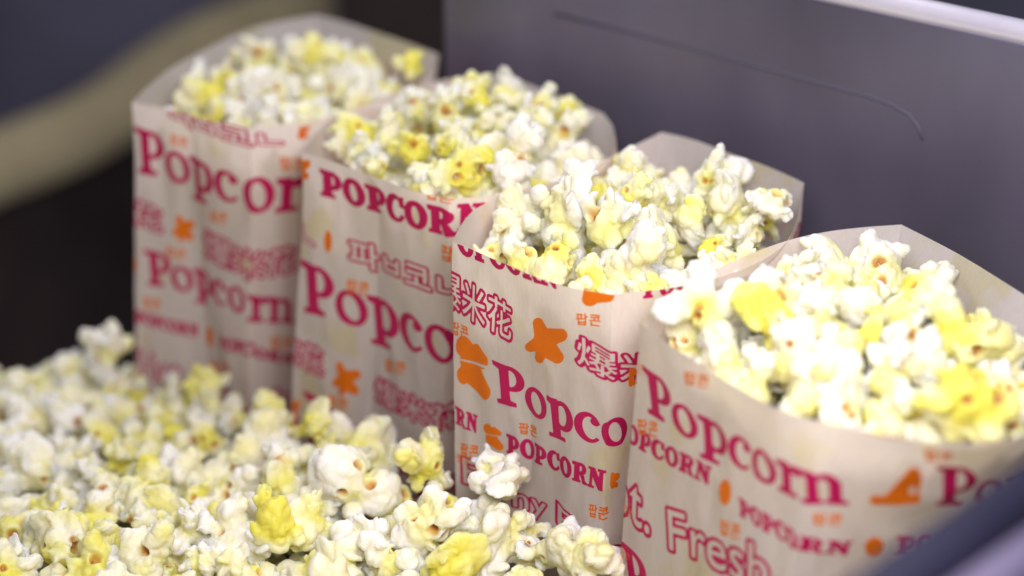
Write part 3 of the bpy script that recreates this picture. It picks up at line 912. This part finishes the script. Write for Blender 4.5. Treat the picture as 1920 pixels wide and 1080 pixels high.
    for q in range(int(r.integers(3, 7))):
        for _ in range(40):
            dd = rdir(r)
            cand = np.argsort(-(un @ dd))[:30]; i = cand[np.argmax(rad0[cand])]
            if rad0[i] < 0.0095: break
        craters.append((i, r.uniform(.0012, .0029)))
    for i in range(nv):
        p = Vector(co[i]) * 1000
        d[i] = (0.00105 * min(.5, abs(noise.noise(p * .15 + o))) * 2 + 0.00028 * abs(noise.noise(p * .36 + o)) * 2
                + 0.0006 * noise.noise(p * .10 + o) + 0.00013 * noise.noise(p * .8 + o) + 0.00006 * noise.noise(p * 1.7 + o) - .0005)
    hollow = np.zeros(nv)
    co2 = co + no * d[:, None]
    for i, cr in craters:
        q = np.linalg.norm(co - co[i], axis=1) / cr
        wgt = np.exp(-(q / .8) ** 4)
        lip = np.exp(-((q - 1.25) / .35) ** 2) * .28
        co2 = co2 + no[i] * ((lip - 1.15 * wgt) * cr)[:, None]
        hollow = np.maximum(hollow, np.exp(-(q / .8) ** 6))
    rad = np.linalg.norm(co2, axis=1)
    inner = np.clip(1 - (rad - 0.0050) / 0.0060, 0, 1)
    tipd = np.clip((-(co2 @ np.array([0, 0, 1.0])) / 0.008), 0, 1) * .5
    inner = np.clip(np.maximum(inner, tipd), 0, 1)
    ha = me.attributes.new('hollow', 'FLOAT', 'POINT'); ha.data.foreach_set('value', hollow.astype(np.float32))
    me.vertices.foreach_set('co', co2.ravel())
    a = me.attributes.new('inner', 'FLOAT', 'POINT'); a.data.foreach_set('value', inner.astype(np.float32))
    me.materials.clear(); me.materials.append(POP)
    me.polygons.foreach_set('use_smooth', [True] * len(me.polygons))
    me.update()
    # hull: thin brown shells hugging the core, seen between the lobes
    HV = []; HF = []; m0 = 0
    gv, gf = IV, IF
    for q, (i, cr) in enumerate(craters):
        c = co2[i]; nrm = no[i]
        rr_ = cr * r.uniform(.55, .9)
        # small cup: dish with raised rim facing outwards
        u = np.cross(nrm, rdir(r)); u /= np.linalg.norm(u); w = np.cross(nrm, u)
        rings = 6; sg = 16
        el = r.uniform(.55, 1.0)
        for a_ in range(rings + 1):
            f = a_ / rings
            for s in range(sg):
                th = 2 * math.pi * s / sg
                wob = 1 + .18 * math.sin(2 * th + q) + .12 * math.sin(3 * th + k)
                x = math.cos(th) * rr_ * f * wob; y = math.sin(th) * rr_ * f * wob * el
                z = rr_ * (.42 * f ** 3 - .1) if f < .99 else rr_ * .12
                HV.append(c + u * x + w * y + nrm * (z + .0002))
        for a_ in range(rings):
            for s in range(sg):
                i0 = m0 + a_ * sg
                HF.append((i0 + s, i0 + (s + 1) % sg, i0 + sg + (s + 1) % sg, i0 + sg + s))
        m0 += (rings + 1) * sg
    hm = bpy.data.meshes.new('hull')
    hm.from_pydata([tuple(v) for v in HV], [], HF); hm.materials.append(HULL)
    hm.polygons.foreach_set('use_smooth', [True] * len(hm.polygons)); hm.update()
    return me, hm
NP = 18
PROTO = [make_proto(k, 0.00042) for k in range(NP)] + [make_proto(50, 0.00042, 'long'), make_proto(51, 0.00042, 'double'), make_proto(52, 0.00042, 'cross')]
LOW = []
for k in range(NP + 3):
    me, hm = make_proto(k if k < NP else 50 + k - NP, 0.0009, ([None] * NP + ['long', 'double', 'cross'])[k])
    V = np.zeros(len(me.vertices) * 3); me.vertices.foreach_get('co', V); V = V.reshape(-1, 3)
    inn = np.zeros(len(V), np.float32); me.attributes['inner'].data.foreach_get('value', inn)
    LOW.append((V, [tuple(p.vertices) for p in me.polygons], inn))
    bpy.data.meshes.remove(me); bpy.data.meshes.remove(hm)

def rand_rot(r):
    q = r.normal(size=4); q /= np.linalg.norm(q)
    from mathutils import Quaternion
    return Quaternion(q)

def inside(poly2, x, y):
    c = False; n = len(poly2); j = n - 1
    for i in range(n):
        xi, yi = poly2[i]; xj, yj = poly2[j]
        if (yi > y) != (yj > y) and x < (xj - xi) * (y - yi) / (yj - yi) + xi: c = not c
        j = i
    return c
pieces = []      # (pos, size, group index, layer)
def near_ok(p, d):
    for q in pieces:
        e = q[0] - p
        if e[0] * e[0] + e[1] * e[1] + e[2] * e[2] < (d * (q[1] + 0.0) ) ** 2: return False
    return True
# pieces that stand out: pixel, height over the rim, size, prototype, yellowness, group, label
SPECIAL = [
    (872, 330, .002, 1.0, 3, .95, 1, 'yellow piece of popcorn with an orange hollow at the front rim of the second bag'),
    (842, 282, .006, .55, 8, 1.0, 1, 'small bright lemon yellow popcorn piece near the middle of the second bag'),
    (1015, 335, .008, 1.0, 6, .05, 1, 'white knobbly popcorn bridging the gap between the second and third bags'),
    (1156, 330, -.004, .72, 5, 1.0, 2, 'bright yellow popcorn against the inner back paper of the third bag'),
    (1330, 330, .004, .66, NP, 0.0, 2, 'long narrow white popcorn standing upright at the back of the third bag'),
    (1480, 378, .004, .85, 2, .25, 2, 'pale rounded popcorn resting on the right corner of the third bag'),
    (1050, 400, .004, 1.25, 11, .0, 2, 'large angular white popcorn at the left of the third bag'),
    (1135, 425, .006, 1.3, 13, .05, 2, 'broad white flower shaped popcorn in the middle of the third bag'),
    (1325, 590, .003, 1.0, NP + 2, 0.0, 3, 'white cross shaped popcorn at the left end of the nearest bag'),
    (1445, 590, .008, 1.0, 9, 1.0, 3, 'vivid yellow blurred popcorn beside the white cross shaped one in the nearest bag'),
    (1880, 775, .006, 1.15, 4, 1.0, 3, 'yellow popcorn at the right edge of the frame just above the dark rail'),
    (785, 118, .008, .8, 7, 1.0, 0, 'bright yellow popcorn standing at the right end of the farthest bag'),
    (590, 95, .010, .85, 12, .8, 0, 'yellowish popcorn standing highest in the middle of the farthest bag'),
]
PILE_SPECIAL = [
    (665, 905, .006, 1.15, NP + 1, 0.02, 'big smooth white double puff of popcorn in the middle of the loose heap'),
    (800, 868, .008, 1.0, 10, .75, 'popcorn with a yellow base on the crest of the heap before the second bag'),
    (945, 900, .010, 1.1, 1, .15, 'cream popcorn resting highest against the lower side of the third bag'),
    (515, 960, .006, 1.1, 14, 1.0, 'greenish yellow popcorn left of the big white double puff in the heap'),
    (205, 655, .016, .9, 15, .0, 'blurred white popcorn standing up on the far left edge of the heap'),
    (590, 800, .008, .9, 16, .9, 'yellow popcorn on the crest of the heap before the gap of the first two bags'),
    (800, 985, .006, 1.15, 17, .0, 'wide white winged popcorn near the bottom middle of the heap'),
    (1115, 1030, .006, .95, 0, .3, 'knobbly cream popcorn at the right end of the heap beside the nearest bag'),
]
MOUND = {0: (0.010, -0.005), 1: (0.023, -0.003), 2: (0.011, -0.002), 3: (0.016, -0.004)}
def add_special(P, s, k, tint, g, label):
    pieces.append((P, s, g, -1)); SP[len(pieces) - 1] = (k, tint, label)
SP = {}
for q in SPECIAL:
    add_special(at_z(q[0], q[1], ZR + q[2]), q[3], q[4], q[5], q[6], q[7])
for bi, b in enumerate(BAGS):
    cen = b.top.mean(0)
    pg = [(cen[0] + (p[0] - cen[0]) * .86, cen[1] + (p[1] - cen[1]) * .86) for p in b.top[::4]]
    e1 = (b.Fc - b.L)[:2]; e2 = (b.B - b.L)[:2]
    Mi = np.linalg.inv(np.array([[e1[0], e2[0]], [e1[1], e2[1]]]))
    A, c0 = MOUND[bi]
    xs = [p[0] for p in pg]; ys = [p[1] for p in pg]
    for layer in range(4):
        sh = (.86, .80, .70, .64)[layer]
        pg = [(cen[0] + (p[0] - cen[0]) * sh, cen[1] + (p[1] - cen[1]) * sh) for p in b.top[::4]]
        tries = 2600 if layer == 0 else 1200
        for _ in range(tries):
            x = rng.uniform(min(xs), max(xs)); y = rng.uniform(min(ys), max(ys))
            if not inside(pg, x, y): continue
            st = Mi @ (np.array([x, y]) - b.L[:2]) * 2 - 1
            rr2 = min(1.0, max(abs(st[0]), abs(st[1])) ** 2 * .55 + (st[0] ** 2 + st[1] ** 2) * .3)
            back = max(0, st[1] - .3) * .02
            s = rng.uniform(.68, 1.16)
            z = ZR + c0 + A * (1 - rr2) - back - 0.004 - layer * 0.017 + rng.uniform(-.004, .003) - .004
            p = np.array([x, y, z])
            if near_ok(p, 0.0165):
                pieces.append((p, s, bi, layer))
# the loose heap beside the bags
L1, L3, L4 = b1.L, b3.L, b4.L
Q = np.array([[L1[0], L1[1], 1], [L3[0], L3[1], 1], [L4[0], L4[1], 1]])
co_ = np.linalg.solve(np.array([[-.171, .774, 1], [-.0213, .636, 1], [-.19, .56, 1]]), np.array([.057, .091, .093]))
def pile_z(x, y):
    z = co_[0] * x + co_[1] * y + co_[2]
    z = min(z, 0.095)
    z += 0.004 * noise.noise(Vector((x * 30, y * 30, 3.1)))
    if x > .03: z -= (x - .03) * .8
    if y > .80: z -= (y - .80) * 1.2
    return z
gl = [b4.L[:2] + A_DIR[:2] * .12, b4.L[:2], b3.L[:2], b2.L[:2], b1.L[:2]]
gl = [np.array(g) - B_DIR[:2] * 0.006 for g in gl]
pgp = [tuple(gl[0]), tuple(gl[1]), tuple(gl[2]), tuple(gl[3]), tuple(gl[4]), (gl[4][0] - .01, .83), (-.36, .83), (-.36, .46), (gl[0][0], .46)]
for q in PILE_SPECIAL:
    P = at_z(q[0], q[1], .09)
    for _ in range(6): P = at_z(q[0], q[1], pile_z(P[0], P[1]) + q[2])
    add_special(P, q[3], q[4], q[5], 4, q[6])
for layer in range(3):
    for _ in range(9000 if layer == 0 else 5000):
        x = rng.uniform(-.36, .14); y = rng.uniform(.46, .83)
        if not inside(pgp, x, y): continue
        z = pile_z(x, y) - 0.006 - layer * .016 + rng.uniform(-.002, .004)
        p = np.array([x, y, z]); s = rng.uniform(.70, 1.26)
        if near_ok(p, 0.0166): pieces.append((p, s, 4, layer))
print('PIECES', len(pieces), [sum(1 for q in pieces if q[2] == k and q[3] == 0) for k in range(5)])

GROUPS = [('popcorn heaped in the farthest bag', 'blurred cream and yellow popped corn heaped in the leftmost farthest bag'),
          ('popcorn heaped in the second bag', 'cream and yellow popped corn heaped in the second bag from the left'),
          ('popcorn heaped in the third bag', 'crisp white popped corn with buttery creases heaped in the third bag, the one in focus'),
          ('popcorn heaped in the nearest bag', 'blurred white and yellow popped corn heaped in the nearest bag at right'),
          ('popcorn loose in the tray', 'white and yellow popped corn lying loose in the heap beside the bags')]
# give every piece its shape and turn, then nudge it until it lies clear of the paper
from mathutils import Euler
SUB = []
for me, hm in PROTO:
    v = np.zeros(len(me.vertices) * 3); me.vertices.foreach_get('co', v); SUB.append(v.reshape(-1, 3)[::29])
def in_section(b, P):
    """which points lie within the bag's cross-section at their own height"""
    top = b.top
    j = np.clip(((ZR - P[:, 2]) / ZR * NT), 0, NT - 1).astype(int)
    pol = b.G[j][:, ::2, :2]
    x = P[:, 0][:, None]; y = P[:, 1][:, None]
    xi, yi = pol[..., 0], pol[..., 1]; xj, yj = np.roll(xi, 1, 1), np.roll(yi, 1, 1)
    cr = ((yi > y) != (yj > y)) & (x < (xj - xi) * (y - yi) / (yj - yi + 1e-12) + xi)
    return cr.sum(1) % 2 == 1
SHAPE = []
for i, (p, s, g, l) in enumerate(pieces):
    k = int(rng.integers(0, NP)); rot = rand_rot(rng); tint = float(rng.random()) * .95; label = None
    if i in SP:
        k, tint, label = SP[i]
        if k >= NP: rot = Euler({NP: (.12, .28, .4), NP + 1: (.1, .25, -.25), NP + 2: (.5, .1, .3)}[k]).to_quaternion()
    M = np.array(rot.to_matrix()).T
    pts = SUB[k] @ M * s * 1.04
    p = p.copy()
    if g < 4:
        b = BAGS[g]; cc = b.top.mean(0)
        for _ in range(14):
            P = pts + p
            low = P[:, 2] < ZR + .0015
            if not low.any(): break
            out = ~in_section(b, P[low])
            if not out.any(): break
            mv = cc - P[low][out].mean(0); mv[2] = 0; p += mv / np.linalg.norm(mv) * .0018
    else:
        for b in BAGS:
            for _ in range(14):
                P = pts + p
                if not in_section(b, P).any(): break
                p += -B_DIR * .0018
    pieces[i] = (p, s, g, l); SHAPE.append((k, rot, tint, label))
# rank by how large each one shows
rank = []
for i, (p, s, g, l) in enumerate(pieces):
    x, y, w = project(p)
    vis = -40 < x < 1960 and -40 < y < 1120
    rank.append((0 if vis else 1, l, w / s, i))
rank.sort()
LIMIT = 300
chosen = [r[3] for r in rank[:LIMIT] if r[0] == 0 and r[1] <= 1]
rest = [i for i in range(len(pieces)) if i not in set(chosen)]
for i in chosen:
    p, s, g, l = pieces[i]
    k, rot, tint, label = SHAPE[i]
    label = label or GROUPS[g][1]
    o = bpy.data.objects.new('popcorn', PROTO[k][0]); C.objects.link(o)
    o.location = p; o.rotation_mode = 'QUATERNION'; o.rotation_quaternion = rot
    o.scale = (s, s, s); o.color = (tint, tint, tint, 1)
    tag(o, label, 'popcorn', GROUPS[g][0])
    h = bpy.data.objects.new('hull', PROTO[k][1]); C.objects.link(h); h.parent = o
# everything below and behind as one mass
SV = []; SF = []; SI = []; SR = []; n = 0
for i in rest:
    p, s, g, l = pieces[i]
    k, rot, tint, label = SHAPE[i]
    V, F, inn = LOW[k]
    M = np.array(rot.to_matrix())
    SV.append(V @ M.T * s + p); SF += [tuple(q + n for q in f) for f in F]; SI.append(inn)
    SR.append(np.full(len(V), .2 + .8 * rng.random(), np.float32)); n += len(V)
if SV:
    so = mesh_obj('popcorn_mass', np.vstack(SV), SF, POP)
    for nm, arr in (('inner', np.concatenate(SI)), ('rnd', np.concatenate(SR))):
        a = so.data.attributes.new(nm, 'FLOAT', 'POINT'); a.data.foreach_set('value', arr)
    so.color = (0, 0, 0, 1)
    tag(so, 'popped corn packed underneath the top layer in the bags and the heap', 'popcorn', kind='stuff')
